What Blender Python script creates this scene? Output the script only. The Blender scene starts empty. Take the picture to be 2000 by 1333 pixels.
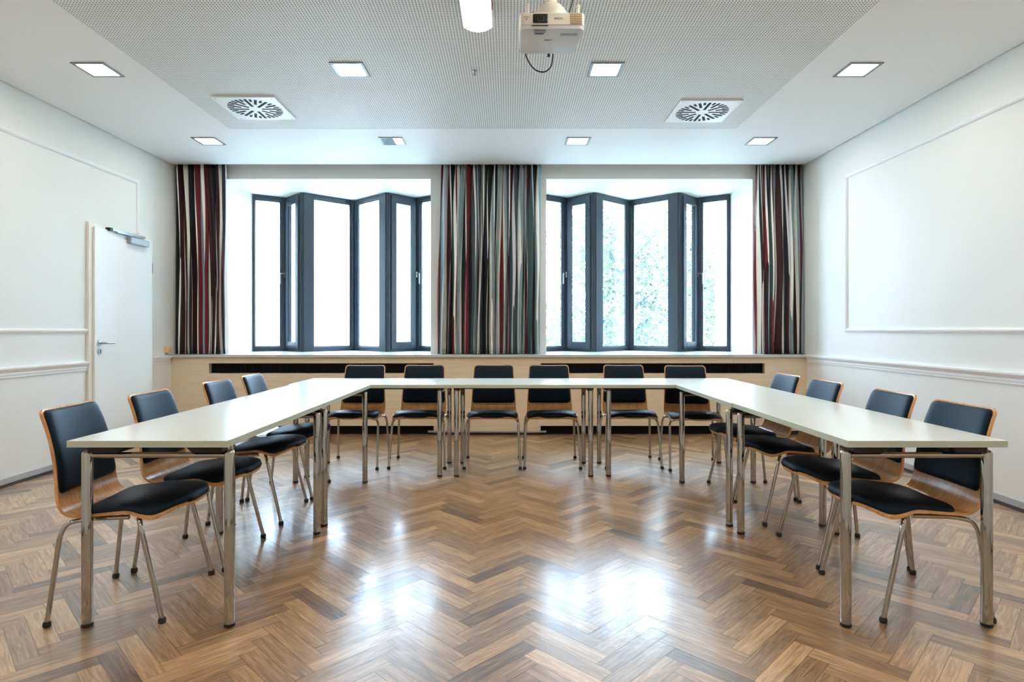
import bpy, bmesh, math, random
from mathutils import Vector, Matrix
R = random.Random(7)
scn = bpy.context.scene
COL = scn.collection

# ------------------------------------------------------------------ camera, world, exposure
F = 1166.7            # focal length in pixels of the 2000 px wide frame
EYE = 1.135
cam_d = bpy.data.cameras.new('camera')
cam = bpy.data.objects.new('camera', cam_d); COL.objects.link(cam)
cam.location = (0, 0, EYE); cam.rotation_euler = (math.pi/2, 0, 0)
cam_d.sensor_width = 36; cam_d.lens = 36*F/2000
cam_d.shift_x = 0.0025; cam_d.shift_y = -0.01075
cam_d.clip_start = 0.05; cam_d.clip_end = 300
scn.camera = cam

SKY = 18.0
LAMP = 40.0
w = bpy.data.worlds.new('sky'); scn.world = w; w.use_nodes = True
bg = w.node_tree.nodes['Background']
bg.inputs[0].default_value = (0.55, 0.755, 1.0, 1); bg.inputs[1].default_value = SKY
scn.view_settings.view_transform = 'Standard'
scn.view_settings.look = 'None'
scn.view_settings.exposure = 0.76
scn.view_settings.gamma = 1
scn.view_settings.use_curve_mapping = False
scn.cycles.use_denoising = True
scn.cycles.max_bounces = 14
scn.cycles.diffuse_bounces = 8
scn.cycles.glossy_bounces = 6
scn.cycles.transparent_max_bounces = 16
scn.cycles.sample_clamp_indirect = 12
scn.cycles.caustics_reflective = False
scn.cycles.caustics_refractive = False

XL, XR, YB, YR, ZC = -3.655, 3.21, 6.45, -2.0, 2.925   # walls left/right, back front-face, rear, ceiling
YW = 6.62                                           # upper window wall
ZS = 0.870                                          # sill

# ------------------------------------------------------------------ materials
def nm(name):
    m = bpy.data.materials.new(name); m.use_nodes = True
    nt = m.node_tree; return m, nt, nt.nodes['Principled BSDF']
def link(nt, a, b): nt.links.new(a, b)
def mat(name, col, rough=0.5, metal=0.0, spec=0.5, bump=None, var=None, sheen=0, coat=0):
    m, nt, p = nm(name)
    p.inputs['Base Color'].default_value = (*col, 1)
    p.inputs['Roughness'].default_value = rough
    p.inputs['Metallic'].default_value = metal
    p.inputs['Specular IOR Level'].default_value = spec
    if sheen:
        p.inputs['Sheen Weight'].default_value = sheen
        p.inputs['Sheen Roughness'].default_value = 0.4
        p.inputs['Sheen Tint'].default_value = (0.35, 0.6, 1, 1)
    if coat: p.inputs['Coat Weight'].default_value = coat
    tc = nt.nodes.new('ShaderNodeTexCoord')
    if var:
        n = nt.nodes.new('ShaderNodeTexNoise'); n.inputs['Scale'].default_value = var[0]
        link(nt, tc.outputs['Object'], n.inputs['Vector'])
        mx = nt.nodes.new('ShaderNodeMix'); mx.data_type = 'RGBA'
        mx.inputs[6].default_value = (*[c*(1-var[1]) for c in col], 1)
        mx.inputs[7].default_value = (*[min(1, c*(1+var[1])) for c in col], 1)
        link(nt, n.outputs['Fac'], mx.inputs[0]); link(nt, mx.outputs[2], p.inputs['Base Color'])
    if bump:
        n = nt.nodes.new('ShaderNodeTexNoise'); n.inputs['Scale'].default_value = bump[0]
        n.inputs['Detail'].default_value = 3
        link(nt, tc.outputs['Object'], n.inputs['Vector'])
        b = nt.nodes.new('ShaderNodeBump'); b.inputs['Strength'].default_value = bump[1]
        b.inputs['Distance'].default_value = bump[2]
        link(nt, n.outputs['Fac'], b.inputs['Height']); link(nt, b.outputs['Normal'], p.inputs['Normal'])
    return m
def emis(name, col, s):
    m, nt, p = nm(name)
    p.inputs['Base Color'].default_value = (0.9, 0.9, 0.9, 1)
    p.inputs['Emission Color'].default_value = (*col, 1); p.inputs['Emission Strength'].default_value = s
    return m

M = {}
M['wall'] = mat('wall_paint', (0.80, 0.805, 0.775), 0.55, bump=(260, 0.25, 0.002), var=(1.2, 0.012))
M['wallpaper'] = mat('woven_wallpaper', (0.80, 0.80, 0.77), 0.6, bump=(120, 0.5, 0.003), var=(200, 0.03))
M['ceiling'] = mat('ceiling_paint', (0.83, 0.84, 0.83), 0.6, var=(1.0, 0.01))
M['reveal'] = mat('reveal_paint', (0.86, 0.87, 0.87), 0.5)
M['moulding'] = mat('white_moulding', (0.86, 0.87, 0.88), 0.3)
M['door'] = mat('white_door_lacquer', (0.86, 0.88, 0.87), 0.28)
M['casing'] = mat('cream_casing', (0.80, 0.78, 0.69), 0.35)
M['gap'] = mat('shadow_gap', (0.05, 0.055, 0.06), 0.8)
M['base_grey'] = mat('baseboard_grey', (0.42, 0.43, 0.44), 0.4, var=(8, 0.08))
M['base_dark'] = mat('baseboard_dark_edge', (0.045, 0.035, 0.03), 0.5, var=(30, 0.6))
M['sill'] = mat('sill_stone', (0.55, 0.57, 0.57), 0.25, var=(25, 0.05))
M['black'] = mat('black_plastic', (0.012, 0.012, 0.014), 0.45)
M['grille'] = mat('dark_grille', (0.008, 0.008, 0.010), 0.7, spec=0.2)
M['chrome'] = mat('chrome', (0.46, 0.435, 0.38), 0.05, metal=1.0)
M['steel'] = mat('satin_steel', (0.45, 0.46, 0.46), 0.3, metal=1.0)
M['anthracite'] = mat('anthracite_frame', (0.035, 0.05, 0.068), 0.28)
M['table'] = mat('white_laminate', (0.89, 0.92, 0.88), 0.22, var=(3, 0.01))
M['edge'] = mat('table_edge_band', (0.54, 0.60, 0.49), 0.35)
M['fabric'] = mat('black_fabric', (0.004, 0.005, 0.008), 0.5, spec=0.34, sheen=0.0, bump=(900, 0.3, 0.001))
M['fabric'].node_tree.nodes['Principled BSDF'].inputs['Specular Tint'].default_value = (0.42, 0.70, 1.0, 1)  # blue of the reflected window sky put into the pads' highlight colour
M['proj'] = mat('ivory_plastic', (0.80, 0.76, 0.66), 0.3)
M['proj_under'] = mat('projector_underside', (0.66, 0.70, 0.73), 0.14)
M['lens'] = mat('lens_glass', (0.01, 0.01, 0.012), 0.05, coat=1)
M['text'] = mat('grey_print', (0.16, 0.17, 0.18), 0.5)
M['orange_vent'] = mat('warm_vent_plastic', (0.78, 0.60, 0.36), 0.4)
M['red'] = mat('dark_red_plastic', (0.22, 0.05, 0.08), 0.4)
M['lampbody'] = mat('lamp_body_white', (0.75, 0.80, 0.84), 0.35)
M['closer'] = mat('closer_silver', (0.50, 0.55, 0.60), 0.35, metal=0.3)
M['lampframe'] = mat('lamp_frame_aluminium', (0.26, 0.27, 0.28), 0.4, metal=0.3)
M['lamp'] = emis('lamp_diffuser', (1.0, 0.93, 0.82), LAMP)
M['lamp_soft'] = emis('lamp_diffuser_soft', (1.0, 0.97, 0.93), 3.0)
M['lamp_off'] = mat('grey_lens', (0.34, 0.44, 0.50), 0.15, var=(60, 0.2))
M['vent'] = mat('vent_white', (0.88, 0.88, 0.88), 0.35)
M['ivory_box'] = mat('ivory_junction_box', (0.78, 0.56, 0.25), 0.4)
M['asphalt'] = mat('pale_ground', (0.45, 0.47, 0.42), 0.9, var=(0.5, 0.2))
M['facade'] = mat('pale_render', (0.86, 0.86, 0.85), 0.8)
M['roof'] = mat('roof_grey', (0.55, 0.56, 0.58), 0.8)
M['bark'] = mat('bark', (0.045, 0.06, 0.07), 0.9, var=(8, 0.3))

def wood_panel():
    m, nt, p = nm('pale_maple_veneer')
    tc = nt.nodes.new('ShaderNodeTexCoord'); mp = nt.nodes.new('ShaderNodeMapping')
    mp.inputs['Scale'].default_value = (2.0, 2.0, 34)
    n = nt.nodes.new('ShaderNodeTexNoise'); n.inputs['Scale'].default_value = 1.4; n.inputs['Detail'].default_value = 6
    cr = nt.nodes.new('ShaderNodeValToRGB')
    cr.color_ramp.elements[0].position = 0.3; cr.color_ramp.elements[0].color = (0.74, 0.60, 0.42, 1)
    cr.color_ramp.elements[1].position = 0.7; cr.color_ramp.elements[1].color = (0.82, 0.70, 0.53, 1)
    link(nt, tc.outputs['Object'], mp.inputs[0]); link(nt, mp.outputs[0], n.inputs['Vector'])
    link(nt, n.outputs['Fac'], cr.inputs[0]); link(nt, cr.outputs[0], p.inputs['Base Color'])
    p.inputs['Roughness'].default_value = 0.38
    return m
M['maple'] = wood_panel()

def plywood():
    m, nt, p = nm('beech_plywood')
    tc = nt.nodes.new('ShaderNodeTexCoord'); mp = nt.nodes.new('ShaderNodeMapping')
    mp.inputs['Scale'].default_value = (6, 90, 6)
    n = nt.nodes.new('ShaderNodeTexNoise'); n.inputs['Scale'].default_value = 1.5; n.inputs['Detail'].default_value = 5
    cr = nt.nodes.new('ShaderNodeValToRGB')
    cr.color_ramp.elements[0].position = 0.3; cr.color_ramp.elements[0].color = (0.60, 0.285, 0.10, 1)
    cr.color_ramp.elements[1].position = 0.72; cr.color_ramp.elements[1].color = (0.84, 0.47, 0.21, 1)
    link(nt, tc.outputs['Object'], mp.inputs[0]); link(nt, mp.outputs[0], n.inputs['Vector'])
    link(nt, n.outputs['Fac'], cr.inputs[0]); link(nt, cr.outputs[0], p.inputs['Base Color'])
    p.inputs['Roughness'].default_value = 0.25
    return m
M['ply'] = plywood()

def perforated():
    m, nt, p = nm('perforated_board')
    N = nt.nodes.new
    tc = N('ShaderNodeTexCoord'); sp = N('ShaderNodeSeparateXYZ'); link(nt, tc.outputs['Object'], sp.inputs[0])
    def mth(op, a, b=None):
        n = N('ShaderNodeMath'); n.operation = op
        for i, v in enumerate((a, b)):
            if v is None: continue
            if isinstance(v, (int, float)): n.inputs[i].default_value = v
            else: link(nt, v, n.inputs[i])
        return n.outputs[0]
    P = 0.018
    sq = []
    for ax in (0, 1):
        f = mth('FRACT', mth('DIVIDE', sp.outputs[ax], P))
        d = mth('MULTIPLY', mth('SUBTRACT', f, 0.5), P)
        sq.append(mth('MULTIPLY', d, d))
    r = mth('SQRT', mth('ADD', sq[0], sq[1]))
    hole = mth('LESS_THAN', r, 0.0043)
    mx = N('ShaderNodeMix'); mx.data_type = 'RGBA'
    mx.inputs[6].default_value = (0.80, 0.81, 0.79, 1); mx.inputs[7].default_value = (0.055, 0.06, 0.065, 1)
    link(nt, hole, mx.inputs[0]); link(nt, mx.outputs[2], p.inputs['Base Color'])
    p.inputs['Roughness'].default_value = 0.6
    return m
M['perf'] = perforated()

def parquet():
    m, nt, p = nm('oak_parquet')
    N = nt.nodes.new
    uv = N('ShaderNodeUVMap'); uv.uv_map = 'UVMap'
    at = N('ShaderNodeAttribute'); at.attribute_name = 'tone'
    mp = N('ShaderNodeMapping'); mp.inputs['Scale'].default_value = (3.2, 42, 1)
    link(nt, uv.outputs[0], mp.inputs[0])
    gr = N('ShaderNodeTexNoise'); gr.inputs['Scale'].default_value = 1.6; gr.inputs['Detail'].default_value = 7; gr.inputs['Roughness'].default_value = 0.62
    gr.inputs['Distortion'].default_value = 1.1
    link(nt, mp.outputs[0], gr.inputs['Vector'])
    mp2 = N('ShaderNodeMapping'); mp2.inputs['Scale'].default_value = (14, 300, 1)
    link(nt, uv.outputs[0], mp2.inputs[0])
    fine = N('ShaderNodeTexNoise'); fine.inputs['Scale'].default_value = 1; fine.inputs['Detail'].default_value = 3
    link(nt, mp2.outputs[0], fine.inputs['Vector'])
    cr = N('ShaderNodeValToRGB'); e = cr.color_ramp.elements
    e[0].position = 0.0; e[0].color = (0.06, 0.030, 0.013, 1)
    e[1].position = 1.0; e[1].color = (0.70, 0.43, 0.21, 1)
    for pos, c in ((0.25, (0.155, 0.080, 0.034, 1)), (0.5, (0.31, 0.165, 0.070, 1)), (0.75, (0.48, 0.275, 0.125, 1))):
        x = e.new(pos); x.color = c
    def mth(op, a, b=None, c=None):
        n = N('ShaderNodeMath'); n.operation = op
        for i, v in enumerate((a, b, c)):
            if v is None: continue
            if isinstance(v, (int, float)): n.inputs[i].default_value = v
            else: link(nt, v, n.inputs[i])
        return n.outputs[0]
    g = mth('MULTIPLY_ADD', mth('SUBTRACT', gr.outputs['Fac'], 0.5), 1.35, 0.0)
    g2 = mth('MULTIPLY', mth('SUBTRACT', fine.outputs['Fac'], 0.5), 0.42)
    t = mth('ADD', mth('ADD', at.outputs['Fac'], g), g2)
    link(nt, t, cr.inputs[0]); link(nt, cr.outputs[0], p.inputs['Base Color'])
    # varnish, a little worn
    tc = N('ShaderNodeTexCoord')
    wn = N('ShaderNodeTexNoise'); wn.inputs['Scale'].default_value = 3.0; wn.inputs['Detail'].default_value = 5
    link(nt, tc.outputs['Object'], wn.inputs['Vector'])
    rr = N('ShaderNodeMapRange'); rr.inputs[1].default_value = 0.3; rr.inputs[2].default_value = 0.7
    rr.inputs[3].default_value = 0.15; rr.inputs[4].default_value = 0.22
    link(nt, wn.outputs['Fac'], rr.inputs[0]); link(nt, rr.outputs[0], p.inputs['Coat Roughness'])
    p.inputs['Coat Weight'].default_value = 0.75; p.inputs['Coat IOR'].default_value = 1.5
    p.inputs['Roughness'].default_value = 0.42
    p.inputs['Specular IOR Level'].default_value = 0.8; p.inputs['IOR'].default_value = 1.75
    bn = N('ShaderNodeTexNoise'); bn.inputs['Scale'].default_value = 22; bn.inputs['Detail'].default_value = 2
    link(nt, tc.outputs['Object'], bn.inputs['Vector'])
    hs = mth('ADD', mth('MULTIPLY', bn.outputs['Fac'], 1.0), mth('MULTIPLY', gr.outputs['Fac'], 0.35))
    b = N('ShaderNodeBump'); b.inputs['Strength'].default_value = 0.3; b.inputs['Distance'].default_value = 0.002
    link(nt, hs, b.inputs['Height']); link(nt, b.outputs['Normal'], p.inputs['Normal']); link(nt, b.outputs['Normal'], p.inputs['Coat Normal'])
    return m
M['parquet'] = parquet()

def glass():
    m = bpy.data.materials.new('window_glass'); m.use_nodes = True
    nt = m.node_tree; nt.nodes.clear(); N = nt.nodes.new
    o = N('ShaderNodeOutputMaterial'); mx = N('ShaderNodeMixShader'); t = N('ShaderNodeBsdfTransparent')
    g = N('ShaderNodeBsdfGlossy'); g.inputs['Roughness'].default_value = 0.0
    lw = N('ShaderNodeLayerWeight'); lw.inputs[0].default_value = 0.5
    pw = N('ShaderNodeMath'); pw.operation = 'POWER'; pw.inputs[1].default_value = 4.0; link(nt, lw.outputs['Facing'], pw.inputs[0])
    f = N('ShaderNodeMath'); f.operation = 'MULTIPLY_ADD'; f.inputs[1].default_value = 0.7; f.inputs[2].default_value = 0.04; link(nt, pw.outputs[0], f.inputs[0])
    t.inputs[0].default_value = (0.97, 0.99, 0.98, 1)
    link(nt, f.outputs[0], mx.inputs[0]); link(nt, t.outputs[0], mx.inputs[1]); link(nt, g.outputs[0], mx.inputs[2])
    link(nt, mx.outputs[0], o.inputs[0]); return m
M['glass'] = glass()

def leafmat(name, col):
    m, nt, p = nm(name)
    p.inputs['Base Color'].default_value = (*col, 1); p.inputs['Roughness'].default_value = 0.5
    tr = nt.nodes.new('ShaderNodeBsdfTranslucent'); tr.inputs[0].default_value = (*col, 1)
    mx = nt.nodes.new('ShaderNodeMixShader'); mx.inputs[0].default_value = 0.45
    out = nt.nodes['Material Output']
    link(nt, p.outputs[0], mx.inputs[1]); link(nt, tr.outputs[0], mx.inputs[2]); link(nt, mx.outputs[0], out.inputs[0])
    return m
M['leaf'] = [leafmat('leaf_green', (0.10, 0.13, 0.06)), leafmat('leaf_pale', (0.14, 0.17, 0.10)), leafmat('leaf_blue', (0.09, 0.125, 0.10)), leafmat('leaf_autumn', (0.20, 0.16, 0.12))]

# ------------------------------------------------------------------ mesh helpers
def BM(): return bmesh.new()
def box(bm, x0, x1, y0, y1, z0, z1, mi=0):
    v = [bm.verts.new(p) for p in ((x0,y0,z0),(x1,y0,z0),(x1,y1,z0),(x0,y1,z0),(x0,y0,z1),(x1,y0,z1),(x1,y1,z1),(x0,y1,z1))]
    fs = [(0,3,2,1),(4,5,6,7),(0,1,5,4),(1,2,6,5),(2,3,7,6),(3,0,4,7)]
    out = []
    for f in fs:
        fc = bm.faces.new([v[i] for i in f]); fc.material_index = mi; out.append(fc)
    return v
def finish(name, bm, mats, parent=None, smooth=False, bevel=0, loc=None, rotz=0, autosmooth=40):
    me = bpy.data.meshes.new(name)
    bmesh.ops.recalc_face_normals(bm, faces=bm.faces[:])
    if smooth:
        for f in bm.faces: f.smooth = True
        lim = math.radians(autosmooth)
        for e in bm.edges:
            if len(e.link_faces) == 2 and e.calc_face_angle(0) > lim: e.smooth = False
    bm.to_mesh(me); bm.free()
    for m in (mats if isinstance(mats, (list, tuple)) else [mats]): me.materials.append(m)
    o = bpy.data.objects.new(name, me); COL.objects.link(o)
    if bevel:
        md = o.modifiers.new('bevel', 'BEVEL'); md.width = bevel; md.segments = 2; md.limit_method = 'ANGLE'
        md.harden_normals = False
    if parent: o.parent = parent
    if loc: o.location = loc
    if rotz: o.rotation_euler = (0, 0, rotz)
    return o
def empty(name, loc=(0,0,0), rotz=0, scale=1.0):
    o = bpy.data.objects.new(name, None); COL.objects.link(o); o.empty_display_size = 0.1
    o.location = loc; o.rotation_euler = (0, 0, rotz); return o
def tag(o, label, cat, group=None, kind=None):
    o['label'] = label; o['category'] = cat
    if group: o['group'] = group
    if kind: o['kind'] = kind
    return o
def struct(o): o['kind'] = 'structure'; return o
def copy_tree(o, parent=None):
    c = o.copy(); COL.objects.link(c)
    if parent: c.parent = parent
    for ch in list(o.children): copy_tree(ch, c)
    return c

def fillet(pts, r, n=6):
    pts = [Vector(p) for p in pts]; out = [pts[0]]
    for i in range(1, len(pts)-1):
        a, b, c = pts[i-1], pts[i], pts[i+1]
        d1 = (a-b); d2 = (c-b); rr = min(r, d1.length*0.45, d2.length*0.45)
        p1 = b + d1.normalized()*rr; p2 = b + d2.normalized()*rr
        for k in range(n+1):
            t = k/n
            out.append(p1*(1-t)**2 + b*2*t*(1-t) + p2*t*t)
    out.append(pts[-1]); return out
def tube(bm, pts, r, seg=14, caps=True, mi=0):
    pts = [Vector(p) for p in pts]
    rs = r if isinstance(r, (list, tuple)) else [r]*len(pts)
    rings = []; up = None
    for i, p in enumerate(pts):
        if i == 0: d = pts[1]-pts[0]
        elif i == len(pts)-1: d = pts[-1]-pts[-2]
        else: d = (pts[i+1]-pts[i]).normalized() + (pts[i]-pts[i-1]).normalized()
        d.normalize()
        if up is None:
            up = Vector((0,0,1)) if abs(d.z) < 0.9 else Vector((1,0,0))
        s = d.cross(up).normalized(); up = s.cross(d).normalized()
        rings.append([bm.verts.new(p + (s*math.cos(a) + up*math.sin(a))*rs[i]) for a in [2*math.pi*k/seg for k in range(seg)]])
    for a, b in zip(rings, rings[1:]):
        for k in range(seg):
            f = bm.faces.new((a[k], a[(k+1)%seg], b[(k+1)%seg], b[k])); f.material_index = mi
    if caps:
        for rg in (rings[0], rings[-1]):
            try: bm.faces.new(rg).material_index = mi
            except ValueError: pass
def lathe(bm, prof, cx=0, cy=0, seg=20, mi=0):
    rings = []
    for r, z in prof:
        if r <= 1e-6: rings.append([bm.verts.new((cx, cy, z))])
        else: rings.append([bm.verts.new((cx+r*math.cos(2*math.pi*k/seg), cy+r*math.sin(2*math.pi*k/seg), z)) for k in range(seg)])
    for a, b in zip(rings, rings[1:]):
        for k in range(seg):
            vs = [a[k%len(a)], a[(k+1)%len(a)], b[(k+1)%len(b)], b[k%len(b)]]
            u = []
            for v in vs:
                if v not in u: u.append(v)
            if len(u) > 2: bm.faces.new(u).material_index = mi
def sweep_profile(bm, prof, p0, p1, nrm, up=Vector((0,0,1)), m0=0.0, m1=0.0):
    """profile (out, up) swept from p0 to p1; m0/m1: mitre shift along the run per unit of up."""
    p0, p1, nrm = Vector(p0), Vector(p1), Vector(nrm)
    d = (p1-p0).normalized()
    A = [bm.verts.new(p0 + nrm*o + up*h + d*(m0*h)) for o, h in prof]
    B = [bm.verts.new(p1 + nrm*o + up*h + d*(m1*h)) for o, h in prof]
    n = len(prof)
    for i in range(n): bm.faces.new((A[i], A[(i+1)%n], B[(i+1)%n], B[i]))
    bm.faces.new(A); bm.faces.new(B)

# ------------------------------------------------------------------ floor: herringbone parquet
def build_floor():
    bm = BM(); uvl = bm.loops.layers.uv.new('UVMap'); tl = bm.faces.layers.float.new('tone')
    W, n = 0.070, 5; L = W*n; g = 0.0006
    c, s = math.cos(math.pi/4), math.sin(math.pi/4)
    def world(x, y): return (x*c - y*s - 0.15, x*s + y*c + 0.1)
    for i in range(-90, 160):
        for j in range(-25, 26):
            ox, oy = (i + j*n)*W, (i - j*n)*W
            for hv in (0, 1):
                r = (ox, oy, ox+L, oy+W) if hv == 0 else (ox, oy+W, ox+W, oy+W+L)
                mx, my = world((r[0]+r[2])/2, (r[1]+r[3])/2)
                if mx < XL-0.3 or mx > XR+0.3 or my < YR-0.3 or my > YB+0.5: continue
                q = [(r[0]+g, r[1]+g), (r[2]-g, r[1]+g), (r[2]-g, r[3]-g), (r[0]+g, r[3]-g)]
                tx, ty = R.uniform(-1, 1)*0.0016, R.uniform(-1, 1)*0.0030
                vs = []
                for (x, y) in q:
                    a, b = world(x, y)
                    vs.append(bm.verts.new((a, b, (x-r[0]-(r[2]-r[0])/2)*tx*(1 if hv == 0 else 1.5) + (y-r[1]-(r[3]-r[1])/2)*ty)))
                f = bm.faces.new(vs)
                f[tl] = min(0.93, max(0.12, R.gauss(0.61, 0.12)))
                if R.random() < 0.07: f[tl] = 0.24
                u0, v0 = R.uniform(0, 50), R.uniform(0, 50)
                for l, (x, y) in zip(f.loops, q):
                    a, b = (x-r[0], y-r[1]) if hv == 0 else (y-r[1], x-r[0])
                    l[uvl].uv = (u0+a, v0+b)
    for co, no in (((XL,0,0),(-1,0,0)), ((XR,0,0),(1,0,0)), ((0,YR,0),(0,-1,0)), ((0,YB+0.13,0),(0,1,0))):
        bmesh.ops.bisect_plane(bm, geom=bm.verts[:]+bm.edges[:]+bm.faces[:], plane_co=co, plane_no=no, clear_outer=True)
    for f in bm.faces: f.material_index = 0
    bmesh.ops.recalc_face_normals(bm, faces=bm.faces[:])
    for f in bm.faces:
        if f.normal.z < 0: f.normal_flip()
    n0 = len(bm.faces)
    vs = box(bm, XL, XR, YR, YB+0.13, -0.12, -0.0012, 1)
    me = bpy.data.meshes.new('floor'); bm.to_mesh(me); bm.free()
    me.materials.append(M['parquet']); me.materials.append(M['base_dark'])
    o = bpy.data.objects.new('floor', me); COL.objects.link(o); struct(o)
build_floor()

# ------------------------------------------------------------------ room shell
def structbox(name, m, *b, bevel=0):
    bm = BM(); box(bm, *b); return struct(finish(name, bm, m, bevel=bevel))
T = 0.25
structbox('wall_left', M['wall'], XL-T, XL, YR-T, YW+0.02, -0.12, ZC+0.3)
structbox('wall_right', M['wall'], XR, XR+T, YR-T, YW+0.02, -0.12, ZC+0.3)
structbox('wall_rear', M['wall'], XL, XR, YR-T, YR, -0.12, ZC+0.3)

# window wall with the two bay openings and their reveals
OPEN = [(-3.138, -0.874), (0.409, 2.695)]
ZSOF = 2.81
YO = 7.95
def build_window_wall():
    bm = BM()
    box(bm, XL-T, XR+T, YB+0.12, YO, -0.12, ZS-0.03)            # below the sill, behind the panelling
    box(bm, XL-T, XR+T, YW, YO, ZSOF, ZC+0.3)               # lintel
    # piers, the reveals slightly splayed
    def pier(x0a, x0b, x1a, x1b):
        v = [bm.verts.new(p) for z in (ZS-0.03, ZSOF) for p in ((x0a,YW,z),(x1a,YW,z),(x1b,YO,z),(x0b,YO,z))]
        for f in ((0,3,2,1),(4,5,6,7),(0,1,5,4),(1,2,6,5),(2,3,7,6),(3,0,4,7)): bm.faces.new([v[i] for i in f])
    (a0, a1), (b0, b1) = OPEN
    pier(XL-T, XL-T, a0, a0-0.045); pier(a1, a1+0.045, b0, b0-0.045); pier(b1, b1+0.045, XR+T, XR+T)
    struct(finish('wall_back', bm, M['wall']))
build_window_wall()
# pocket roof above the curtains
structbox('trim_1', M['gap'], XL, XR, YB-0.02, YW+0.0, ZC+0.12, ZC+0.2)

# ceiling: plain border with a perforated field, shadow gap at the side walls
PX0, PX1, PY1 = -2.49, 2.01, 5.31
bm = BM()
gx = 0.018
for b in ((XL+gx, PX0, YR+gx, YB), (PX1, XR-gx, YR+gx, YB), (PX0, PX1, PY1, YB)):
    box(bm, b[0], b[1], b[2], b[3], ZC, ZC+0.10)
struct(finish('ceiling', bm, M['ceiling']))
bm = BM(); box(bm, PX0, PX1, YR+gx, PY1, ZC+0.0008, ZC+0.10)
struct(finish('ceiling_perforated', bm, M['perf']))
bm = BM(); box(bm, XL, XR, YR, YB-0.03, ZC+0.101, ZC+0.2); struct(finish('ceiling_void', bm, M['gap']))

for (a, b) in OPEN:
    ld = bpy.data.lights.new('daylight_portal', 'AREA'); ld.shape = 'RECTANGLE'; ld.size = b-a+0.1; ld.size_y = ZSOF-ZS; ld.cycles.is_portal = True
    lo = bpy.data.objects.new('daylight_portal', ld); COL.objects.link(lo)
    lo.location = ((a+b)/2, 7.90, (ZS+ZSOF)/2); lo.rotation_euler = (-math.pi/2, 0, 0)

# baseboards
for side, x, d in (('left', XL, 1), ('right', XR, -1)):
    bm = BM()
    segs = [(YR, YB)] if side == 'right' else [(YR, 5.155), (6.095, YB)]
    for y0, y1 in segs:
        xs = sorted((x, x+d*0.018)); box(bm, xs[0], xs[1], y0, y1, 0.022, 0.062, 0)
        xs = sorted((x, x+d*0.024)); box(bm, xs[0], xs[1], y0, y1, 0, 0.022, 1)
    struct(finish('baseboard_'+side, bm, [M['base_grey'], M['base_dark']]))

# mouldings: chair rails and wall panels
railprof = [(0,0),(0.012,0.002),(0.012,0.018),(0.017,0.022),(0.017,0.040),(0.024,0.045),(0.030,0.060),(0.036,0.066),(0.036,0.078),(0,0.082)]
bead = [(0,0),(0.008,0.001),(0.010,0.008),(0.018,0.014),(0.020,0.024),(0.014,0.034),(0.006,0.038),(0,0.038)]
def rail(name, prof, segs):
    bm = BM()
    for p0, p1, n, up, m0, m1 in segs: sweep_profile(bm, prof, p0, p1, n, Vector(up), m0, m1)
    return struct(finish(name, bm, M['moulding'], smooth=True, autosmooth=35))
Z = (0,0,1)
rail('trim_2', railprof, [((XL, YR, 0.783), (XL, 5.156, 0.783), (1,0,0), Z, 0, 0), ((XL, 6.095, 0.783), (XL, YB-0.03, 0.783), (1,0,0), Z, 0, 0)])
rail('trim_3', railprof, [((XR, YR, 0.787), (XR, YB-0.03, 0.787), (-1,0,0), Z, 0, 0)])
rail('trim_4', bead, [((XL, YR, 1.108), (XL, 5.156, 1.108), (1,0,0), Z, 0, 0)])
ZP0, ZP1 = 1.112, 2.605
rail('trim_5', bead, [((XL, YR, ZP1), (XL, 5.885, ZP1), (1,0,0), (0,0,-1), 0, -1),
                      ((XL, 5.885, 2.085), (XL, 5.885, ZP1), (1,0,0), (0,-1,0), 0, -1)])
YPR = 5.70
rail('trim_6', bead, [((XR, YR, ZP1+0.008), (XR, YPR, ZP1+0.008), (-1,0,0), (0,0,-1), 0, -1),
                      ((XR, YPR, ZP0), (XR, YPR, ZP1+0.008), (-1,0,0), (0,-1,0), 1, -1),
                      ((XR, YR, ZP0), (XR, YPR, ZP0), (-1,0,0), (0,0,1), 0, -1)])
# wallpaper below the chair rails
structbox('trim_7', M['wallpaper'], XR-0.002, XR, YR, YB, 0.06, 0.789)
bm = BM(); box(bm, XL, XL+0.002, YR, 5.155, 0.06, 0.785); box(bm, XL, XL+0.002, 6.095, YB, 0.06, 0.785)
struct(finish('trim_8', bm, M['wallpaper']))

# ------------------------------------------------------------------ window wall panelling and sill
bm = BM(); box(bm, XL+0.001, XR-0.001, YB-0.035, 8.6, ZS-0.03, ZS)
struct(finish('window_sill', bm, M['sill'], bevel=0.004))
SLOTS = [(-3.245, -0.818), (0.337, 2.759)]
bm = BM()
xs = [XL+0.002, SLOTS[0][0], SLOTS[0][1], SLOTS[1][0], SLOTS[1][1], XR-0.002]
for a, b in ((0, 1), (2, 3), (4, 5)):
    bm = BM(); box(bm, xs[a], xs[b], YB, YB+0.119, 0.046, 0.775); struct(finish('wall_back_panelling', bm, M['maple']))
bm = BM(); box(bm, xs[0], xs[-1], YB, YB+0.119, 0.775, ZS-0.0305)
struct(finish('wall_back_panelling', bm, M['maple']))
bm = BM(); box(bm, SLOTS[0][1]-0.06, SLOTS[1][0]+0.06, YB-0.012, YB+0.1, 0.028, 0.046); struct(finish('trim_9', bm, M['steel'], bevel=0.002))
bm = BM()
for a, b in ((0, 1), (2, 3), (4, 5)): box(bm, xs[a], xs[b], YB+0.02, YB+0.1, 0, 0.028)
struct(finish('baseboard_back', bm, M['base_dark']))
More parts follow.
